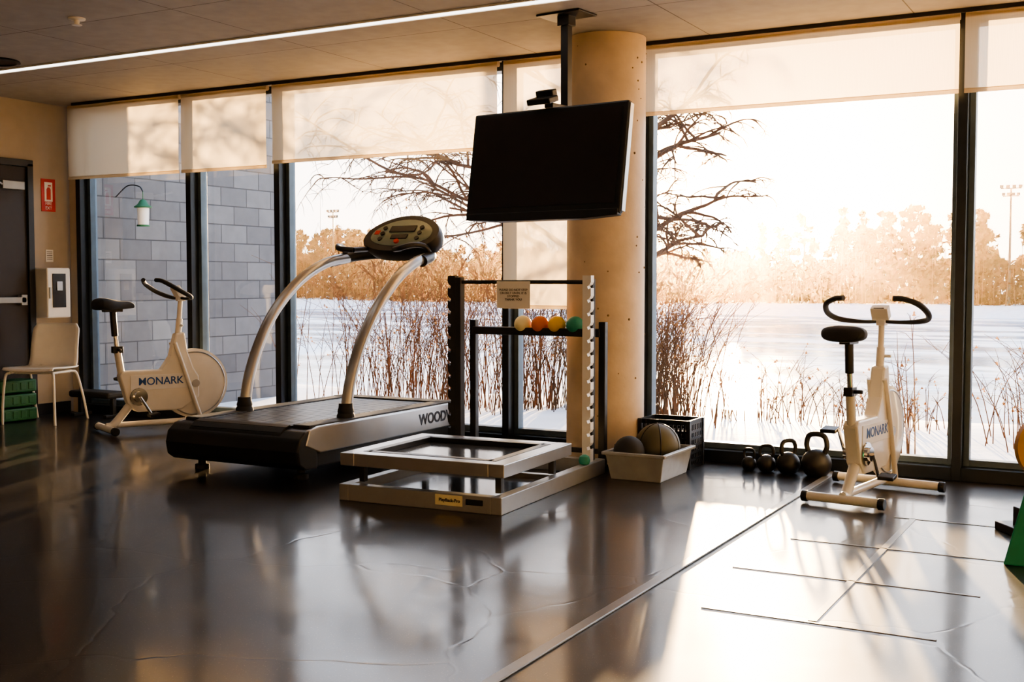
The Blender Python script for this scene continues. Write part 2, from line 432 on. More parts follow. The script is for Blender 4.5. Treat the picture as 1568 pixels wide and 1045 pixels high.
e = empty('defibrillator_cabinet', (-8.64, 7.06, 1.09))
g = Geo(); g.box((.09, 0, 0), (.18, .25, .44)); g.obj('case', M['white'], e, bevel=.012)
g = Geo(); g.box((.183, .0, .02), (.008, .14, .3)); g.obj('door_window', M['blackg'], e, bevel=.003)
g = Geo(); g.box((.188, -.1, 0), (.012, .015, .1)); g.box((.19, .0, .06), (.006, .06, .08)); g.obj('latch', M['silver'], e, bevel=.002)

# chair
def chair(loc, rz):
    e = empty('stacking_chair', loc, rz)
    prof = [(.22, .44), (.20, .455), (.05, .45), (-.12, .445), (-.19, .46), (-.225, .52), (-.24, .62), (-.265, .74), (-.29, .83)]
    P = catmull([(0, a, b) for a, b in prof], 4)
    rings = []
    for i, p in enumerate(P):
        s = i/(len(P)-1)
        hw = .225 if s < .45 else .225-.02*(s-.45)
        if s > .93: hw -= .03*(s-.93)/.07
        ring = []
        for k in range(13):
            x = -1+2*k/12
            dz = .0 if s > .5 else .012*abs(x)**3
            dy = .045*(x*x) if s > .5 else 0
            ring.append((x*hw, p.y+dy, p.z+dz))
        rings.append(ring)
    g = Geo(); vs = [q for r in rings for q in r]
    fs = [(i*13+k, i*13+k+1, (i+1)*13+k+1, (i+1)*13+k) for i in range(len(rings)-1) for k in range(12)]
    g.add(vs, fs); o = g.obj('shell', M['white'], e, smooth=True)
    s = o.modifiers.new('s', 'SOLIDIFY'); s.thickness = .014
    g = Geo()
    for sx in (-1, 1):
        g.tube([(sx*.19, .17, .43), (sx*.215, .2, .40), (sx*.23, .22, .2), (sx*.235, .225, .0)], .011, 10, 6)
        g.tube([(sx*.19, -.12, .43), (sx*.215, -.17, .40), (sx*.23, -.24, .2), (sx*.235, -.3, .0)], .011, 10, 6)
        g.tube([(sx*.19, .17, .43), (sx*.19, -.12, .43)], .011, 10)
    g.tube([(-.19, .1, .425), (.19, .1, .425)], .010, 8); g.tube([(-.19, -.1, .425), (.19, -.1, .425)], .010, 8)
    g.obj('legs', M['white'], e, smooth=True)
chair((-8.18, 6.64, 0), math.radians(-160))

e = empty('green_step_box', (-8.48, 6.56, 0))
g = Geo()
for k in range(3): g.box((0, 0, .06+.12*k), (.20, .36, .105))
g.obj('tiers', M['dgreen'], e, bevel=.012)
g = Geo()
for k in range(3):
    for j in range(4): g.box((.102, -.12+.08*j, .06+.12*k), (.008, .05, .06))
g.obj('grip_pads', M['dgreen'], e, bevel=.003)
e = empty('step_bench', (-8.1, 7.14, 0))
Geo().box((0.0, 0, .2), (.5, .2, .06)).obj('pad', M['rubber'], e, bevel=.02)
g = Geo()
for sx in (-.2, .2):
    g.box((sx, 0, .09), (.04, .04, .17)); g.box((sx, 0, .015), (.05, .2, .03))
g.obj('legs', M['black'], e, bevel=.004)

# ------------------------------------------------------------------ exercise bikes
def bike(loc, rz, sc=1.0, fw=.27, seatz=.95, barz=1.0):
    e = empty('exercise_bike', loc, rz, sc)
    g = Geo()
    g.tube([(-.20, -.36, .04), (.20, -.36, .04)], .026, 14); g.tube([(-fw, .36, .04), (fw, .36, .04)], .026, 14)
    g.tube([(0, -.36, .045), (0, -.3, .07), (0, -.17, .22), (0, -.12, .28)], [.028, .03, .035], 12, 6)
    g.tube([(0, -.36, .06), (0, .36, .06)], .022, 10)
    for sx in (-1, 1):
        g.tube([(sx*.045, .15, .66), (sx*.05, .22, .45), (sx*.05, .33, .12), (sx*.045, .36, .05)], .016, 10, 6)
    g.obj('stabiliser_frame', M['cream'], e, smooth=True)
    g = Geo()
    for (y, w) in ((-.36, .20), (.36, fw)):
        for sx in (-1, 1): g.tube([(sx*(w-.004), y, .038), (sx*(w+.03), y, .038)], .031, 14)
    g.obj('end_caps', M['black'], e, smooth=True, bevel=.004)
    g = Geo()
    g.prism([(-.27, .43), (-.24, .46), (.05, .46), (.12, .56), (.16, .73), (.23, .74), (.25, .60), (.30, .46), (.34, .40), (.34, .24), (.20, .15), (-.14, .15), (-.21, .22)], -.042, .042)
    g.obj('body_shroud', M['cream'], e, bevel=.012)
    g = Geo(); g.box((.0435, .03, .37), (.003, .44, .11)); g.box((-.0435, .03, .37), (.003, .44, .11)); g.obj('side_plate', M['white'], e, bevel=.001)
    text('label', 'MONARK', .08, (.0455, .04, .375), (math.pi/2, 0, math.pi/2), M['blue'], e, .001)
    text('label_2', 'MONARK', .08, (-.0455, .04, .375), (math.pi/2, 0, -math.pi/2), M['blue'], e, .001)
    g = Geo()
    R = .265; zc = .345
    g.lathe([(.02, -.034), (.12, -.036), (.2, -.03), (R-.02, -.022), (R, -.018), (R, .018), (R-.02, .022), (.2, .03), (.12, .036), (.02, .034)], (0, .31, zc), 56, 'x')
    g.obj('flywheel', M['cream'], e, smooth=True)
    g = Geo()
    for sx in (-1, 1): g.lathe([(.235, sx*.0265), (.24, sx*.029), (.245, sx*.0255)], (0, .31, zc), 56, 'x', cap=False)
    g.lathe([(.03, -.05), (.03, .05)], (0, .31, zc), 20, 'x')
    g.obj('wheel_groove', M['silver'], e, smooth=True)
    g = Geo(); g.tube([(0, -.24, .42), (0, -.27, .62)], .026, 14); g.obj('seat_tube', M['cream'], e, smooth=True)
    g = Geo(); g.tube([(0, -.268, .6), (0, -.30, seatz-.05)], .016, 12); g.obj('seat_post', M['chrome'], e, smooth=True)
    g = Geo(); g.tube([(0, -.285, .72), (0, -.298, seatz-.03)], .024, 12); g.box((0, -.27, .62), (.05, .075, .05)); g.tube([(0, -.27, .62), (.07, -.27, .62)], .012, 8)
    g.box((0, -.3, seatz-.035), (.06, .14, .03)); g.obj('seat_clamp', M['black'], e, smooth=True, bevel=.004)
    rings = []
    for (y, hw, zt, th) in ((-.435, .06, -.005, .04), (-.43, .10, .0, .07), (-.40, .128, .01, .095), (-.34, .125, .008, .09), (-.28, .085, .0, .075), (-.22, .045, -.002, .06), (-.16, .03, 0, .05), (-.135, .018, -.01, .03)):
        ring = []
        for k in range(20):
            a = 2*math.pi*k/20; ca, sa = math.cos(a), math.sin(a)
            ring.append((hw*math.copysign(abs(ca)**.75, ca), y, seatz+zt-.0+(th/2)*math.copysign(abs(sa)**.75, sa)))
        rings.append(ring)
    g = Geo(); g.loft(rings); o = g.obj('saddle', M['rubber'], e, smooth=True); o.modifiers.new('s', 'SUBSURF').render_levels = 1
    g = Geo(); g.tube([(0, .19, .70), (0, .205, .84)], .024, 14); g.obj('mast_lower', M['cream'], e, smooth=True)
    g = Geo(); g.tube([(0, .2, .8), (0, .215, barz+.02)], .018, 12); g.obj('mast_upper', M['cream'], e, smooth=True)
    g = Geo(); g.box((0, .215, barz), (.05, .06, .05)); g.box((.0, .19, barz+.05), (.10, .05, .075), (.5, 0, 0)); g.tube([(0, .205, .79), (.06, .205, .79)], .01, 8)
    g.obj('console', M['white'], e, bevel=.008)
    Geo().box((0, .165, barz+.062), (.06, .004, .035), (.5, 0, 0)).obj('console_screen', M['blackg'], e)
    g = Geo()
    for sx in (-1, 1):
        g.tube([(0, .215, barz), (sx*.1, .22, barz-.005), (sx*.2, .22, barz), (sx*.265, .19, barz+.015), (sx*.29, .12, barz+.05), (sx*.265, .04, barz+.10), (sx*.20, -.0, barz+.13), (sx*.14, -.02, barz+.135)], [.011, .011, .015, .017, .017, .017, .016, .016], 12, 8)
    g.obj('handlebar', M['rubber'], e, smooth=True)
    g = Geo(); yc, z0 = -.13, .265
    g.lathe([(.04, -.075), (.04, .075)], (0, yc, z0), 20, 'x')
    g.tube([(.078, yc, z0), (.083, yc+.08, z0-.13)], .011, 10); g.tube([(-.078, yc, z0), (-.083, yc-.08, z0+.13)], .011, 10)
    g.lathe([(.065, .046), (.068, .05), (.065, .054)], (0, yc, z0), 32, 'x')
    g.obj('cranks', M['chrome'], e, smooth=True)
    g = Geo(); g.box((.135, yc+.08, z0-.13), (.09, .075, .022), (.2, 0, 0)); g.box((-.135, yc-.08, z0+.13), (.09, .075, .022), (.2, 0, 0))
    g.obj('pedals', M['black'], e, bevel=.005)
    return e
bike((-6.95, 6.70, 0), math.radians(-25), 1.06)
bike((-1.345, 6.52, 0), math.radians(-8), .98, fw=.30, seatz=.93, barz=.99)

# ------------------------------------------------------------------ treadmill
e = empty('treadmill', (-4.87, 6.2, 0))
g = Geo()
rear = [(-.72, .07), (-.84, .075), (-.895, .11), (-.91, .19), (-.89, .26), (-.83, .305), (-.72, .315)]
g.prism(rear, -.53, .53)
g.box((0, .09, .12), (.98, 1.64, .1))
g.obj('lower_housing', M['black'], e, bevel=.012)
g = Geo()
for sx in (-1, 1):
    g.prism([(-.84, .22), (-.80, .31), (-.7, .325), (.85, .325), (.9, .28), (.9, .20), (.85, .165), (-.7, .165)], sx*.50, sx*.535)
g.obj('side_panels', M['silver'], e, bevel=.008)
g = Geo()
for sx in (-1, 1):
    g.box((sx*.435, .05, .315), (.13, 1.62, .035))
g.box((0, .83, .27), (1.0, .14, .13))
g.obj('deck_rails', M['rubber'], e, bevel=.008)
g = Geo()
n = 27
for k in range(n):
    y = -.74+k*.056
    g.box((0, y, .318), (.73, .046, .016))
for k in range(5):
    a = math.radians(15+22*k)
    g.box((0, -.76-.125*math.sin(a), .205+.118*math.cos(a)), (.73, .046, .016), (a, 0, 0))
g.obj('slat_belt', M['black'], e, bevel=.003)
g = Geo()
for sx in (-.4, .4):
    for sy in (-.72, .72): g.lathe([(.045, 0), (.045, .03), (.025, .035), (.025, .08)], (sx, sy, 0), 18)
g.obj('feet', M['rubber'], e, smooth=True)
g = Geo()
for sx in (-1, 1):
    g.tube([(sx*.42, -.3, .33), (sx*.42, -.25, .55), (sx*.42, -.14, .78), (sx*.42, .03, 1.0), (sx*.41, .28, 1.2), (sx*.39, .55, 1.325), (sx*.36, .80, 1.37)], .037, 18, 8)
g.obj('handrails', M['silver'], e, smooth=True)
g = Geo()
for sx in (-1, 1):
    g.lathe([(.06, .32), (.058, .345), (.05, .36), (.053, .37), (.046, .395), (.044, .42)], (sx*.42, -.297, 0), 24)
g.obj('rail_boots', M['rubber'], e, smooth=True)
g = Geo()
for sx in (-1, 1):
    g.tube([(sx*.40, .62, 1.335), (sx*.365, .78, 1.37), (sx*.30, .86, 1.39), (sx*.18, .90, 1.40)], .041, 16, 6)
    g.tube([(sx*.37, .79, 1.37), (sx*.36, .72, 1.44), (sx*.33, .62, 1.45), (sx*.27, .56, 1.43), (sx*.18, .60, 1.42)], .02, 12, 6)
    g.tube([(sx*.18, .60, 1.42), (sx*.16, .74, 1.43)], .02, 12)
g.tube([(-.2, .9, 1.40), (.2, .9, 1.40)], .041, 14)
g.obj('crossbar_grips', M['black'], e, smooth=True)
def pod(hw, hl, th, ex=.55, n=40, bow=0):
    rings = []
    for (s, z) in ((.72, -th), (.93, -th*.75), (1, -.2*th), (1, .2*th), (.96, .5*th)):
        ring = []
        for k in range(n):
            c, q = math.cos(2*math.pi*k/n), math.sin(2*math.pi*k/n)
            x = hw*s*math.copysign(abs(c)**ex, c); y = hl*s*math.copysign(abs(q)**ex, q)
            ring.append((x, y*(1-.25*(x/hw)**2) - bow*(x/hw)**2, z))
        rings.append(ring)
    return rings
RC = (math.radians(46), 0, 0)
CP = (.10, .85, 1.515)
Geo().loft(pod(.33, .19, .09, .8, bow=.03)).obj('console_body', M['black'], e, smooth=True, loc=CP, rot=RC)
CF = (CP[0], CP[1]-.031, CP[2]+.032)
Geo().loft(pod(.26, .135, .012, .8, bow=.02)).obj('console_face', M['lcd'], e, smooth=True, loc=CF, rot=RC)
g = Geo()
g.box((0, .03, .010), (.22, .06, .008)); g.box((0, -.05, .010), (.14, .04, .008))
for k in range(3):
    for sx in (-1, 1): g.lathe([(.018, 0), (.018, .016)], (sx*(.16), -.07+.055*k, 0), 14)
g.obj('console_buttons', M['black'], e, loc=CF, rot=RC)
g = Geo(); g.box((-.215, .0, .004), (.04, .04, .012)); g.lathe([(.02, 0), (.02, .02)], (0, -.10, 0), 16)
g.obj('stop_button', M['red'], e, loc=CF, rot=RC)
g = Geo(); g.box((.10, .86, 1.43), (.3, .08, .10)); g.obj('console_neck', M['black'], e, bevel=.02)
text('maker_label', 'WOODWAY', .10, (.5365, .66, .245), (math.pi/2, 0, math.pi/2), M['darktxt'], e, .003)

# ------------------------------------------------------------------ platform with rack
e = empty('squat_rack_platform', (-3.40, 5.86, 0), math.radians(3))
g = Geo()
for sx in (-1, 1): g.box((sx*.465, -.06, .045), (.06, 1.46, .09))
g.box((0, -.76, .045), (.87, .06, .09)); g.box((0, .64, .045), (.87, .06, .09)); g.box((0, .12, .035), (.87, .05, .06))
g.obj('base_frame', M['greybeam'], e, bevel=.004)
g = Geo()
fx, y0, y1 = .5, -.77, .12
for sx in (-1, 1): g.box((sx*(fx-.045), (y0+y1)/2, .223), (.09, y1-y0, .07))
g.box((0, y0+.045, .223), (2*fx-.18, .09, .07)); g.box((0, y1-.045, .223), (2*fx-.18, .09, .07))
g.obj('upper_frame', M['silver'], e, bevel=.004)
g = Geo()
for sx in (-1, 1): g.box((sx*.385, (y0+y1)/2, .245), (.05, y1-y0-.18, .03))
g.box((0, y0+.115, .245), (.77, .05, .03)); g.box((0, y1-.115, .245), (.77, .05, .03))
for sx in (-1, 1):
    for sy in (-.66, .02): g.box((sx*.42, sy, .139), (.035, .035, .1))
g.box((.34, -.792, .055), (.1, .006, .03))
g.obj('inner_trim', M['black'], e, bevel=.003)
Geo().box((0, (y0+y1)/2, .225), (.73, y1-y0-.26, .01)).obj('glass_plate', M['panel'], e)
Geo().box((0, -.32, .03), (.86, .82, .012)).obj('lower_plate', M['panel'], e)
g = Geo(); g.box((.19, -.7915, .055), (.16, .005, .055)); g.obj('label_plate', M['ballw'], e)
text('label_text', 'PlayBack-Pro', .024, (.195, -.7945, .055), (math.pi/2, 0, 0), M['darktxt'], e, .0005)
def saw(sx):
    o, i = .030*sx, -.025*sx
    pts = [(i, .09), (o, .09)]
    z = .17
    while z < 1.16:
        pts += [(o, z), (o-.018*sx, z-.008), (o-.024*sx, z+.010), (o-.008*sx, z+.020), (o, z+.036)]
        z += .082
    pts += [(o, 1.23), (i, 1.23)]
    return pts
RO = (-.03, -.08, 0)
for sx, nm in ((-1, 'upright_left'), (1, 'upright_right')):
    g = Geo()
    g.prism([(p[0]+sx*.465, p[1]) for p in saw(sx)], .575, .625, 'xz')
    o = g.obj(nm, M['rubber'] if sx < 0 else M['white'], e, loc=RO)  # shade on the left upright is put into its dark colour
g = Geo()
for sx in (-1, 1): g.box((sx*.462, .655, .65), (.045, .045, 1.12))
g.tube([(-.44, .6, 1.19), (.44, .6, 1.19)], .013, 12)
g.obj('back_posts', M['rubber'], e, bevel=.003, loc=RO)
g = Geo(); g.box((-.42, .6, .65), (.04, .06, 1.14)); g.obj('upright_left_web', M['rubber'], e, bevel=.003, loc=RO)
g = Geo(); g.box((-.03, .583, 1.11), (.23, .003, .17)); g.obj('paper_sign', M['paper'], e, loc=RO)
text('sign_text', 'PLEASE DO NOT STEP\nON BELT UNTIL IT IS\nSTOPPED\nTHANK YOU', .02, (-.06, .5005, 1.11), (math.pi/2, 0, 0), M['darktxt'], e)
g = Geo(); g.lathe([(.012, .088), (.03, .095), (.036, .115), (.028, .14), (.012, .15)], (.465, .40, 0), 18); g.obj('teal_knob', M['ballg'], e, smooth=True)

# ball rack
e = empty('medicine_ball_rack', (-3.46, 6.625, 0))
g = Geo()
for sx in (-.47, .47):
    g.box((sx, 0, .47), (.045, .045, .94)); g.box((sx, .0, .018), (.05, .10, .036))
g.box((0, -.03, .87), (.92, .018, .05)); g.box((0, .03, .87), (.92, .018, .05)); g.box((0, 0, .85), (.92, .06, .008))
g.box((0, 0, .12), (.92, .03, .03))
g.obj('frame', M['black'], e, bevel=.004)
for i, (x, mt) in enumerate(((-.10, 'ballw'), (.025, 'ballo'), (.145, 'bally'), (.275, 'ballg'))):
    Geo().sphere((x, 0, .915), .058, 28).obj('medicine_ball_%d' % (i+1), M[mt], e, smooth=True)

# ------------------------------------------------------------------ TV
e = empty('ceiling_mounted_tv', (-3.04, 5.93, 1.875), math.radians(-7))
T = math.radians(-9)
def tvp(geo, name, mat, bevel=0, smooth=False):
    return geo.obj(name, mat, e, smooth, bevel, rot=(T, 0, 0))
g = Geo(); w, h = 1.06, .63
tvp(Geo().box((0, 0, 0), (w, .045, h)), 'case', M['black'], .012)
g = Geo()
g.prism([(-.52, -.325), (-.3, -.34), (.3, -.34), (.52, -.325), (.52, -.29), (-.52, -.29)], -.028, .02, 'xz')
tvp(g, 'lower_bezel', M['black'], .004)
tvp(Geo().box((0, -.0235, .012), (w-.07, .004, h-.09)), 'screen', M['screen'])
tvp(Geo().box((w/2+.002, .01, 0), (.008, .035, h-.03)), 'lit_case_edge', M['silver'])  # light on the right edge of the case, put in as silver colour
tvp(Geo().box((0, .05, 0), (.7, .07, .4)), 'rear_housing', M['black'], .02)
tvp(Geo().box((0, .1, 0), (.3, .03, .3)), 'vesa_plate', M['black'], .004)
px = -.05
g = Geo(); g.box((px, .20, .0), (.1, .2, .1)); g.box((px, .29, (H-1.875)/2-.05), (.05, .05, H-1.875+.1))
g.box((px, .29, H-1.875-.006), (.30, .20, .012)); g.box((px, .29, H-1.875-.04), (.08, .08, .06))
g.obj('ceiling_pole', M['black'], e, bevel=.003)
g = Geo(); g.box((-.05, .04, .36), (.16, .1, .035), (.3, 0, 0)); g.box((-.05, .08, .40), (.12, .05, .05), (.3, 0, 0)); g.box((px, .2, .34), (.06, .2, .03))
g.obj('top_bracket', M['black'], e, bevel=.006)

# ------------------------------------------------------------------ tub, crate, kettlebells
e = empty('storage_tub', (-2.665, 6.60, 0))
g = Geo(); bw, bl, tw, tl, hh = .16, .22, .19, .25, .17
o = [(-bw, -bl, .0), (bw, -bl, .0), (bw, bl, .0), (-bw, bl, .0)]; t = [(-tw, -tl, hh), (tw, -tl, hh), (tw, tl, hh), (-tw, tl, hh)]
ins = [(x*.95, y*.95, z) for x, y, z in t]; ib = [(x*.95, y*.95, .008) for x, y, z in o]
g.add(o+t+ins+ib, [(3, 2, 1, 0)]+[(i, (i+1) % 4, 4+(i+1) % 4, 4+i) for i in range(4)]+[(4+i, 4+(i+1) % 4, 8+(i+1) % 4, 8+i) for i in range(4)]+[(8+i, 8+(i+1) % 4, 12+(i+1) % 4, 12+i) for i in range(4)]+[(12, 13, 14, 15)])
g.obj('tub', M['tub'], e, bevel=.006)
g = Geo()
g.box((0, -tl-.008, hh-.01), (2*tw+.03, .016, .02)); g.box((0, tl+.008, hh-.01), (2*tw+.03, .016, .02)); g.box((-tw-.008, 0, hh-.01), (.016, 2*tl, .02)); g.box((tw+.008, 0, hh-.01), (.016, 2*tl, .02))
g.obj('rim', M['tub'], e, bevel=.005)
Geo().sphere((-.08, -.13, .16), .095, 30).obj('slam_ball', M['rubber'], e, smooth=True)
g = Geo(); g.sphere((.02, .085, .175), .14, 36); g.obj('medicine_ball', M['olive'], e, smooth=True)
g = Geo()
for a in (0, 60, 120):
    R = Matrix.Rotation(math.radians(a), 3, 'Z')
    g.tube([Vector((.02, .085, .175))+R @ Vector((.1385*math.cos(t*math.pi/20), 0, .1385*math.sin(t*math.pi/20))) for t in range(41)], .005, 6)
g.obj('ball_seams', M['black'], e, smooth=True)

e = empty('milk_crate', (-2.695, 7.05, 0))
g = Geo(); cx, cy, ch = .165, .125, .31
for z in (.01, .055, .10, .145, .19, .235, .295):
    t = .03 if z in (.01, .295) else .016
    for sy in (-1, 1): g.box((0, sy*cy, z), (2*cx, .012, t))
    for sx in (-1, 1): g.box((sx*cx, 0, z), (.012, 2*cy, t))
for k in range(13):
    x = -cx+2*cx*k/12
    for sy in (-1, 1): g.box((x, sy*cy, ch/2), (.012, .012, ch))
for k in range(9):
    y = -cy+2*cy*k/8
    for sx in (-1, 1): g.box((sx*cx, y, ch/2), (.012, .012, ch))
for sx in (-1, 1):
    for sy in (-1, 1): g.box((sx*cx, sy*cy, ch/2), (.025, .025, ch))
g.box((0, 0, .008), (2*cx, 2*cy, .008))
g.obj('lattice', M['black'], e)
g = Geo(); g.box((0, 0, .12), (.27, .18, .22)); g.obj('dark_filler', M['rubber'], e, bevel=.02)  # added dark filler, stops backlight showing through the lattice

def kettlebell(x, y, r, rz=0):
    e = empty('kettlebell', (x, y, 0), rz)
    prof = [(r*.6, 0)]
    for k in range(3, 16):
        a = math.pi*k/16
        prof.append((r*math.sin(a), r*.86-r*math.cos(a)))
    prof.append((r*.05, r*1.86))
    Geo().lathe(prof, (0, 0, 0), 28).obj('bell', M['iron'], e, smooth=True)
    t = r*1.55
    Geo().tube([(-r*.55, 0, t), (-r*.72, 0, t+r*.55), (-r*.55, 0, t+r*1.15), (0, 0, t+r*1.3), (r*.55, 0, t+r*1.15), (r*.72, 0, t+r*.55), (r*.55, 0, t)], r*.18, 12, 8).obj('handle', M['iron'], e, smooth=True)
kettlebell(-2.19, 7.10, .047); kettlebell(-2.075, 7.09, .058, .2); kettlebell(-1.935, 7.08, .073, .9); kettlebell(-1.755, 7.06, .092, -.2)

# ------------------------------------------------------------------ right edge items
e = empty('balance_wheel_stand', (-.40, 5.95, 0), math.radians(-55))
g = Geo()
g.lathe([(.115, -.012), (.155, -.016), (.155, .016), (.115, .012)], (0, 0, .42), 44, 'x', cap=False)
for k in range(3):
    a = k*math.pi/3+.3; d = Vector((0, math.cos(a), math.sin(a)))*.12
    g.tube([Vector((0, 0, .42))-d, Vector((0, 0, .42))+d], .01, 8)
g.lathe([(.03, -.02), (.03, .02)], (0, 0, .42), 20, 'x')
g.obj('wheel', M['wood'], e, smooth=True)
g = Geo(); g.box((0, 0, .02), (.3, .34, .04)); g.box((-.03, 0, .22), (.03, .06, .42)); g.box((.0, -.11, .08), (.10, .05, .1)); g.tube([(-.04, 0, .42), (.04, 0, .42)], .014, 10)
g.obj('stand', M['black'], e, bevel=.004)
g = Geo(); g.box((.06, -.05, .07), (.08, .2, .06)); g.obj('wood_block', M['wood'], e, bevel=.004)

e = empty('leaning_foam_board', (-.30, 5.40, 0))
g = Geo(); g.prism([(-.21, 0), (-.10, 0), (.06, .66), (-.05, .66)], -.17, .17, 'xz'); g.obj('board', M['green'], e, bevel=.006)
g = Geo(); g.box((.12, 0, .26), (.03, .2, .52)); g.box((.12, 0, .01), (.16, .3, .02)); g.obj('stand', M['black'], e, bevel=.004)

# ------------------------------------------------------------------ outside
def gz(x, y):
    s = min(1, max(0, (y-10.3)/16.0)); s = s*s*(3-2*s)
    return -.10 - 2.9*s + .05*mnoise.noise(Vector((x*.7, y*.7, 0))) + .10*mnoise.noise(Vector((x*.25, y*.25, 3)))*(1 if y > 8.5 else .3)
g = Geo(); xs = [-40+i*.7 for i in range(100)]; ys = [7.5+.4*j for j in range(58)]
vs = [(x, y, gz(x, y)) for x in xs for y in ys]; n = len(ys)
g.add(vs, [(i*n+j, (i+1)*n+j, (i+1)*n+j+1, i*n+j+1) for i in range(len(xs)-1) for j in range(n-1)])
g.obj('snowy_ground', M['snow'], smooth=True)
g = Geo(); g.add([(-400, 16, -2.5), (250, 16, -2.5), (250, 140, -2.5), (-400, 140, -2.5)], [(0, 1, 2, 3)]); g.obj('frozen_lake', M['ice'])
g = Geo(); xs = [-400+8*i for i in range(82)]; ys = [122, 125, 128, 134, 150, 190, 300]; n = len(ys)
vs = []
for x in xs:
    for j, y in enumerate(ys):
        off = 6*mnoise.noise(Vector((x*.02, 0, 0)))
        vs.append((x, y+off, [-2.7, -2.3, -1.6, -1.2, -.8, -.5, 0][j]+.3*mnoise.noise(Vector((x*.1, y*.1, 0)))))
g.add(vs, [(i*n+j, (i+1)*n+j, (i+1)*n+j+1, i*n+j+1) for i in range(len(xs)-1) for j in range(n-1)])
g.obj('far_snow_bank', M['snow'], smooth=True)

rnd = random.Random(11)
def leafquad(g, c, s):
    n = Vector((rnd.uniform(-1, 1), rnd.uniform(-1, 1), rnd.uniform(-.6, 1))).normalized()
    u = n.orthogonal().normalized()*s; v = n.cross(u).normalized()*s*rnd.uniform(.5, 1)
    c = Vector(c); k = len(g.v)
    g.v += [tuple(c-u-v*.3), tuple(c+u-v), tuple(c+u*.3+v)]; g.f.append((k, k+1, k+2))
gt, gp, gb = Geo(), Geo(), Geo()
def crown(x, y, z, R, q):
    for _ in range(q):
        d = Vector((rnd.gauss(0, 1), rnd.gauss(0, 1), rnd.gauss(0, 1))).normalized()*R*rnd.uniform(.2, 1)
        leafquad(gp, (x+d.x, y+d.y, z+d.z*.75), rnd.uniform(.2, .38))
for i in range(330):
    x = rnd.uniform(-235, 50); y = rnd.uniform(134, 150)
    Ht = rnd.uniform(6.0, 8.2)
    if -42 < x < -8: Ht = rnd.uniform(8.0, 11.5)
    if -66 < x < -44: Ht = rnd.uniform(4.5, 6.5)
    if x < -100: Ht = rnd.uniform(9, 11)
    base = -1.4
    gt.tube([(x, y, base-.3), (x+rnd.uniform(-.4, .4), y, base+Ht*.6), (x+rnd.uniform(-.5, .5), y, base+Ht*.95)], [.14, .11, .04], 5, cap=False)
    lobes = rnd.randint(6, 10); spread = rnd.uniform(1.0, 2.0)
    for l in range(lobes):
        s = l/(lobes-1)
        zc = base+Ht*(.42+.53*s)
        a = rnd.uniform(0, 6.283); rr = spread*(1-s*.75)*rnd.uniform(.3, 1)
        crown(x+rr*math.cos(a), y+rr*math.sin(a), zc, rnd.uniform(.7, 1.25)*(1-.35*s), 44)
        gt.tube([(x, y, zc-.5), (x+rr*math.cos(a), y+rr*math.sin(a), zc)], [.05, .02], 3, cap=False)
for i in range(60000):
    x = rnd.uniform(-250, 60); y = rnd.uniform(129, 138)
    hh = 4.8+1.6*mnoise.noise(Vector((x*.12, 0, 1)))+1.6*mnoise.noise(Vector((x*.5, 0, 4)))
    if x < -90: hh += 1.5
    leafquad(gb, (x, y, -1.6+hh*rnd.random()**1.1), rnd.uniform(.25, .5))
for i in range(1400):
    x = rnd.uniform(-250, 60); y = rnd.uniform(128, 136); h = rnd.uniform(3, 7)
    gt.tube([(x, y, -1.7), (x+rnd.uniform(-.5, .5), y, -1.7+h)], [.05, .02], 3, cap=False)
et = empty('treeline')
gt.obj('trunks', M['bark'], et); gp.obj('pine_crowns', M['pine'], et); gb.obj('underbrush', M['brush'], et)

def shrub(name, cx, cy, rx, ry, n, hgt, seed, lean=.3, thick=.0055, mat='reed'):
    r = random.Random(seed); g = Geo()
    for i in range(n):
        x = cx+r.gauss(0, rx*.55); y = cy+r.uniform(-ry, ry); z = gz(x, y)-.03
        h = hgt*r.uniform(.35, 1.1); dx, dy = r.gauss(0, lean)*h, r.gauss(0, lean)*h
        P = [Vector((x, y, z)), Vector((x+dx*.2, y+dy*.2, z+h*.4)), Vector((x+dx*.55, y+dy*.55, z+h*.75)), Vector((x+dx*1.1, y+dy*1.1, z+h))]
        g.tube(P, [thick, thick*.8, thick*.6, thick*.3], 3, 2, cap=False)
        for b in range(r.randint(2, 6)):
            t = r.uniform(.3, .95); k = min(2, int(t*3)); p = P[k].lerp(P[k+1], t*3-k)
            d = Vector((r.uniform(-1, 1), r.uniform(-1, 1), r.uniform(.1, 1.2)))*h*.24
            q = p+d; g.tube([p, p+d*.5+Vector((0, 0, .02)), q], [thick*.5, thick*.25], 3, cap=False)
            if r.random() < .25:
                for m_ in range(2):
                    c = p+d*r.uniform(.7, 1.1); k2 = len(g.v); s = r.uniform(.006, .014)
                    g.v += [tuple(c+Vector((-s, 0, 0))), tuple(c+Vector((s, s, 0))), tuple(c+Vector((0, 0, 2*s)))]; g.f.append((k2, k2+1, k2+2))
    return g.obj(name, M[mat])
shrub('dry_shrub', -6.5, 10.2, 1.3, .8, 230, 1.75, 1)
shrub('dry_shrub', -5.3, 10.6, .8, .5, 140, 1.9, 2)
shrub('dry_shrub', -3.95, 9.9, .5, .5, 230, 1.35, 3)
shrub('dry_shrub', -3.1, 10.6, .5, .4, 50, .6, 8)
shrub('dry_shrub', -1.95, 10.4, .55, .4, 60, .45, 4)
shrub('dry_shrub', -.35, 9.8, .6, .6, 220, .8, 5)
shrub('dry_shrub', 1.2, 10.0, 1.0, .6, 120, .9, 9)
shrub('dry_shrub', -8.2, 12.6, 1.2, .5, 50, 1.2, 10)
shrub('dry_weed', -1.42, 8.3, .10, .1, 6, 1.1, 7, .08, .006)

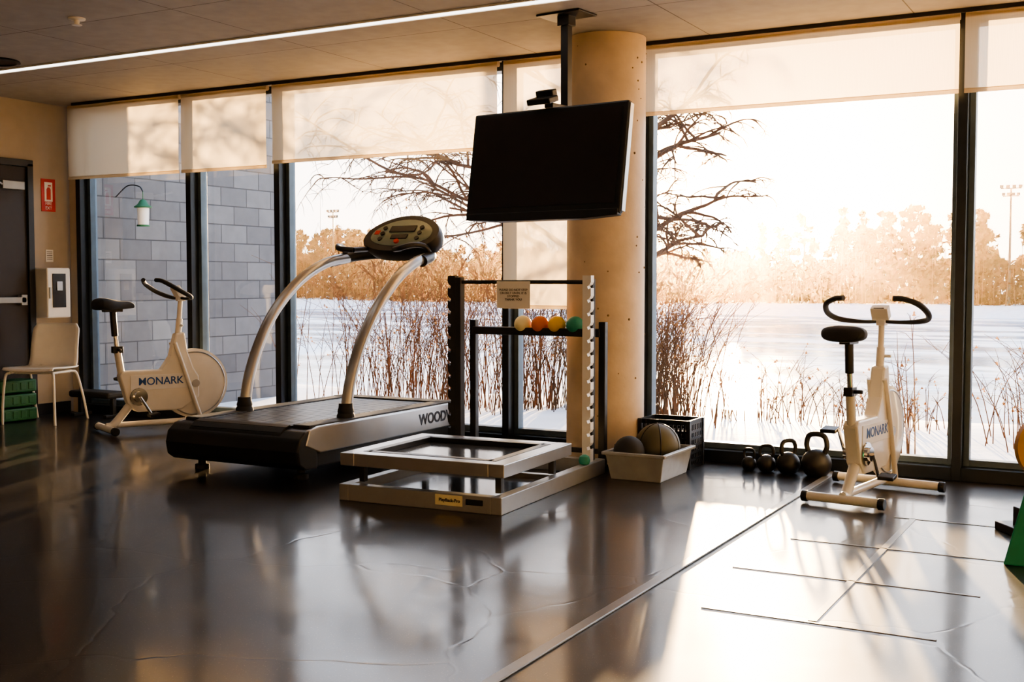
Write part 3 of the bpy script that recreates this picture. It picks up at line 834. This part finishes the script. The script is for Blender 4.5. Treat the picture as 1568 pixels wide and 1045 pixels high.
# bare tree
def tree(name, base, seed, r0=.16):
    r = random.Random(seed); g = Geo()
    def br(p, d, L, rad, lvl, target=None):
        P = [p]; n = 6; dd = d.normalized()
        for i in range(n):
            droop = -.16 if lvl > 2 else -.04
            if target is not None: dd = (dd*.6+(target-P[-1]).normalized()*.5).normalized()
            dd = (dd+Vector((r.uniform(-.25, .25), r.uniform(-.25, .25), r.uniform(-.2, .2)+droop))).normalized()
            P.append(P[-1]+dd*L/n)
        g.tube(P, [rad, rad*.75, rad*.35], 6 if lvl < 2 else 3, 2, cap=False)
        if lvl >= 4 or rad < .002: return
        k = (0, 10, 8, 5)[lvl]
        for j in range(k):
            t = r.uniform(.3, 1); i = min(n-1, int(t*n)); q = P[i].lerp(P[i+1], t*n-i)
            a = r.uniform(0, 6.283); side = Vector((math.cos(a), math.sin(a)*.7, r.uniform(-.3, .7)))
            br(q, dd*.7+side, L*r.uniform(.3, .5), rad*r.uniform(.4, .6), lvl+1)
    B = Vector(base)
    tr = [B, B+Vector((.05, 0, 2)), B+Vector((-.05, .05, 4)), B+Vector((.05, 0, 6.5))]
    g.tube(tr, [r0, r0*.8, r0*.5, r0*.3], 9, 6, cap=False)
    for (z, tg) in ((2.0, (-4.65, 13.2, 1.75)), (2.5, (-4.5, 13.2, 2.2)), (3.2, (-4.6, 13.4, 3.0)), (3.8, (-4.7, 13.3, 3.6)),
                    (1.9, (-8.2, 13.3, 2.1)), (2.2, (-9.3, 13.6, 2.7)), (2.9, (-8.6, 13.2, 3.3)), (4.2, (-7.8, 13.6, 4.6)), (4.8, (-5.0, 13.6, 5.4)), (5.3, (-6.8, 13.8, 6.6)), (5.0, (-6, 12.8, 6.5))):
        p = Vector((B.x, B.y, B.z+z)); T = Vector(tg)
        br(p, T-p+Vector((0, 0, .4)), (T-p).length*1.08, .042, 1, T)
    return g.obj(name, M['bark'], smooth=True)
tree('bare_tree', (-6.15, 13.6, -1.0), 21)

Geo().box((-8.9, 8.9, 1.6), (.36, 2.75, 4.2)).obj('block_wall_wing', M['block'])
def lantern(loc, hook):
    e = empty('hanging_lantern', loc)
    g = Geo(); g.lathe([(.005, .17), (.03, .155), (.05, .12), (.085, .095), (.08, .085), (.01, .085)], (0, 0, 0), 20)
    g.tube([(0, 0, .17), (0, 0, .24)], .004, 6); g.lathe([(.06, -.09), (.06, -.075)], (0, 0, 0), 20)
    g.obj('cap', M['dgreen'], e, smooth=True)
    Geo().lathe([(.05, -.075), (.055, .085)], (0, 0, 0), 20).obj('shade_glass', M['white'], e, smooth=True)
    Geo().tube(hook, .006, 8, 6).obj('hook', M['black'], e, smooth=True)
lantern((-8.35, 7.95, 1.80), [(-.36, 0, .2), (-.2, 0, .3), (-.05, 0, .29), (0, 0, .24)])

def lightpole(x, y, h):
    e = empty('floodlight_pole', (x, y, -1.3))
    g = Geo(); g.tube([(0, 0, -.5), (0, 0, h)], [.16, .09], 8); g.box((0, 0, h), (2.0, .1, .1)); g.box((0, 0, h-.8), (1.6, .1, .1))
    for k in range(4): g.box((-.9+.6*k, -.1, h+.2), (.35, .2, .3)); g.box((-.7+.47*k, -.1, h-.6), (.3, .2, .28))
    g.obj('mast', M['frame'], e)
lightpole(-12.7, 130, 12.0); lightpole(-103, 134, 12.3)

# low mist over the frozen lake (volume), golden sun glow put into its colour
m, nt, out = newmat('lake_mist')
vs_ = N(nt, 'ShaderNodeVolumeScatter'); vs_.inputs['Color'].default_value = (1, .66, .32, 1)
vs_.inputs['Density'].default_value = .00055; vs_.inputs['Anisotropy'].default_value = .9
nt.links.new(vs_.outputs[0], out.inputs['Volume'])
Geo().box((-60, 77, 8), (340, 98, 22)).obj('lake_mist', m)

# ------------------------------------------------------------------ light
el, az = math.radians(4.2), math.atan2(-.312, .9725)
sd = Vector((math.sin(az)*math.cos(el), math.cos(az)*math.cos(el), math.sin(el)))
L = bpy.data.lights.new('sun', 'SUN'); L.energy = 48; L.angle = math.radians(.8); L.color = (1, .63, .29)
lo = bpy.data.objects.new('sun', L); COL.objects.link(lo); lo.rotation_euler = (-sd).to_track_quat('-Z', 'Y').to_euler(); lo.location = (-20, 60, 10)

w = bpy.data.worlds.new('sky'); scene.world = w; w.use_nodes = True; nt = w.node_tree
for n in list(nt.nodes): nt.nodes.remove(n)
out = nt.nodes.new('ShaderNodeOutputWorld')
tc = N(nt, 'ShaderNodeTexCoord')
nm = N(nt, 'ShaderNodeVectorMath'); nm.operation = 'NORMALIZE'; nt.links.new(tc.outputs['Generated'], nm.inputs[0])
sp = N(nt, 'ShaderNodeSeparateXYZ'); nt.links.new(nm.outputs[0], sp.inputs[0])
rp = N(nt, 'ShaderNodeValToRGB'); cr = rp.color_ramp
cr.elements[0].position = 0; cr.elements[0].color = (1, .93, .82, 1)
cr.elements[1].position = .6; cr.elements[1].color = (.30, .42, .62, 1)
k = cr.elements.new(.2); k.color = (.86, .91, 1, 1)
nt.links.new(sp.outputs['Z'], rp.inputs[0])
b1 = N(nt, 'ShaderNodeBackground'); b1.inputs[1].default_value = 5.2; nt.links.new(rp.outputs[0], b1.inputs[0])
el2 = math.radians(2.3)
sv = (math.sin(az)*math.cos(el2), math.cos(az)*math.cos(el2), math.sin(el2))
dt = N(nt, 'ShaderNodeVectorMath'); dt.operation = 'DOT_PRODUCT'; dt.inputs[1].default_value = sv; nt.links.new(nm.outputs[0], dt.inputs[0])
mxn = N(nt, 'ShaderNodeMath'); mxn.operation = 'MAXIMUM'; mxn.inputs[1].default_value = 0; nt.links.new(dt.outputs['Value'], mxn.inputs[0])
sh = None
for (pw, st, col) in ((20, 2.5, (1, .70, .40)), (200, 26, (1, .62, .22)), (3500, 150, (1, .85, .6))):
    p = N(nt, 'ShaderNodeMath'); p.operation = 'POWER'; p.inputs[1].default_value = pw; nt.links.new(mxn.outputs[0], p.inputs[0])
    q = N(nt, 'ShaderNodeMath'); q.operation = 'MULTIPLY'; q.inputs[1].default_value = st; nt.links.new(p.outputs[0], q.inputs[0])
    b = N(nt, 'ShaderNodeBackground'); b.inputs[0].default_value = c4(col); nt.links.new(q.outputs[0], b.inputs[1])
    a = N(nt, 'ShaderNodeAddShader'); nt.links.new((sh or b1).outputs[0], a.inputs[0]); nt.links.new(b.outputs[0], a.inputs[1]); sh = a
nt.links.new(sh.outputs[0], out.inputs['Surface'])

# ------------------------------------------------------------------ camera
cam = bpy.data.cameras.new('camera'); co = bpy.data.objects.new('camera', cam); COL.objects.link(co)
cam.sensor_width = 36; cam.lens = 1772/1568*36; cam.clip_end = 1000
co.location = (0, 0, 1.2); co.rotation_euler = (math.radians(87), 0, math.radians(28.8))
scene.camera = co
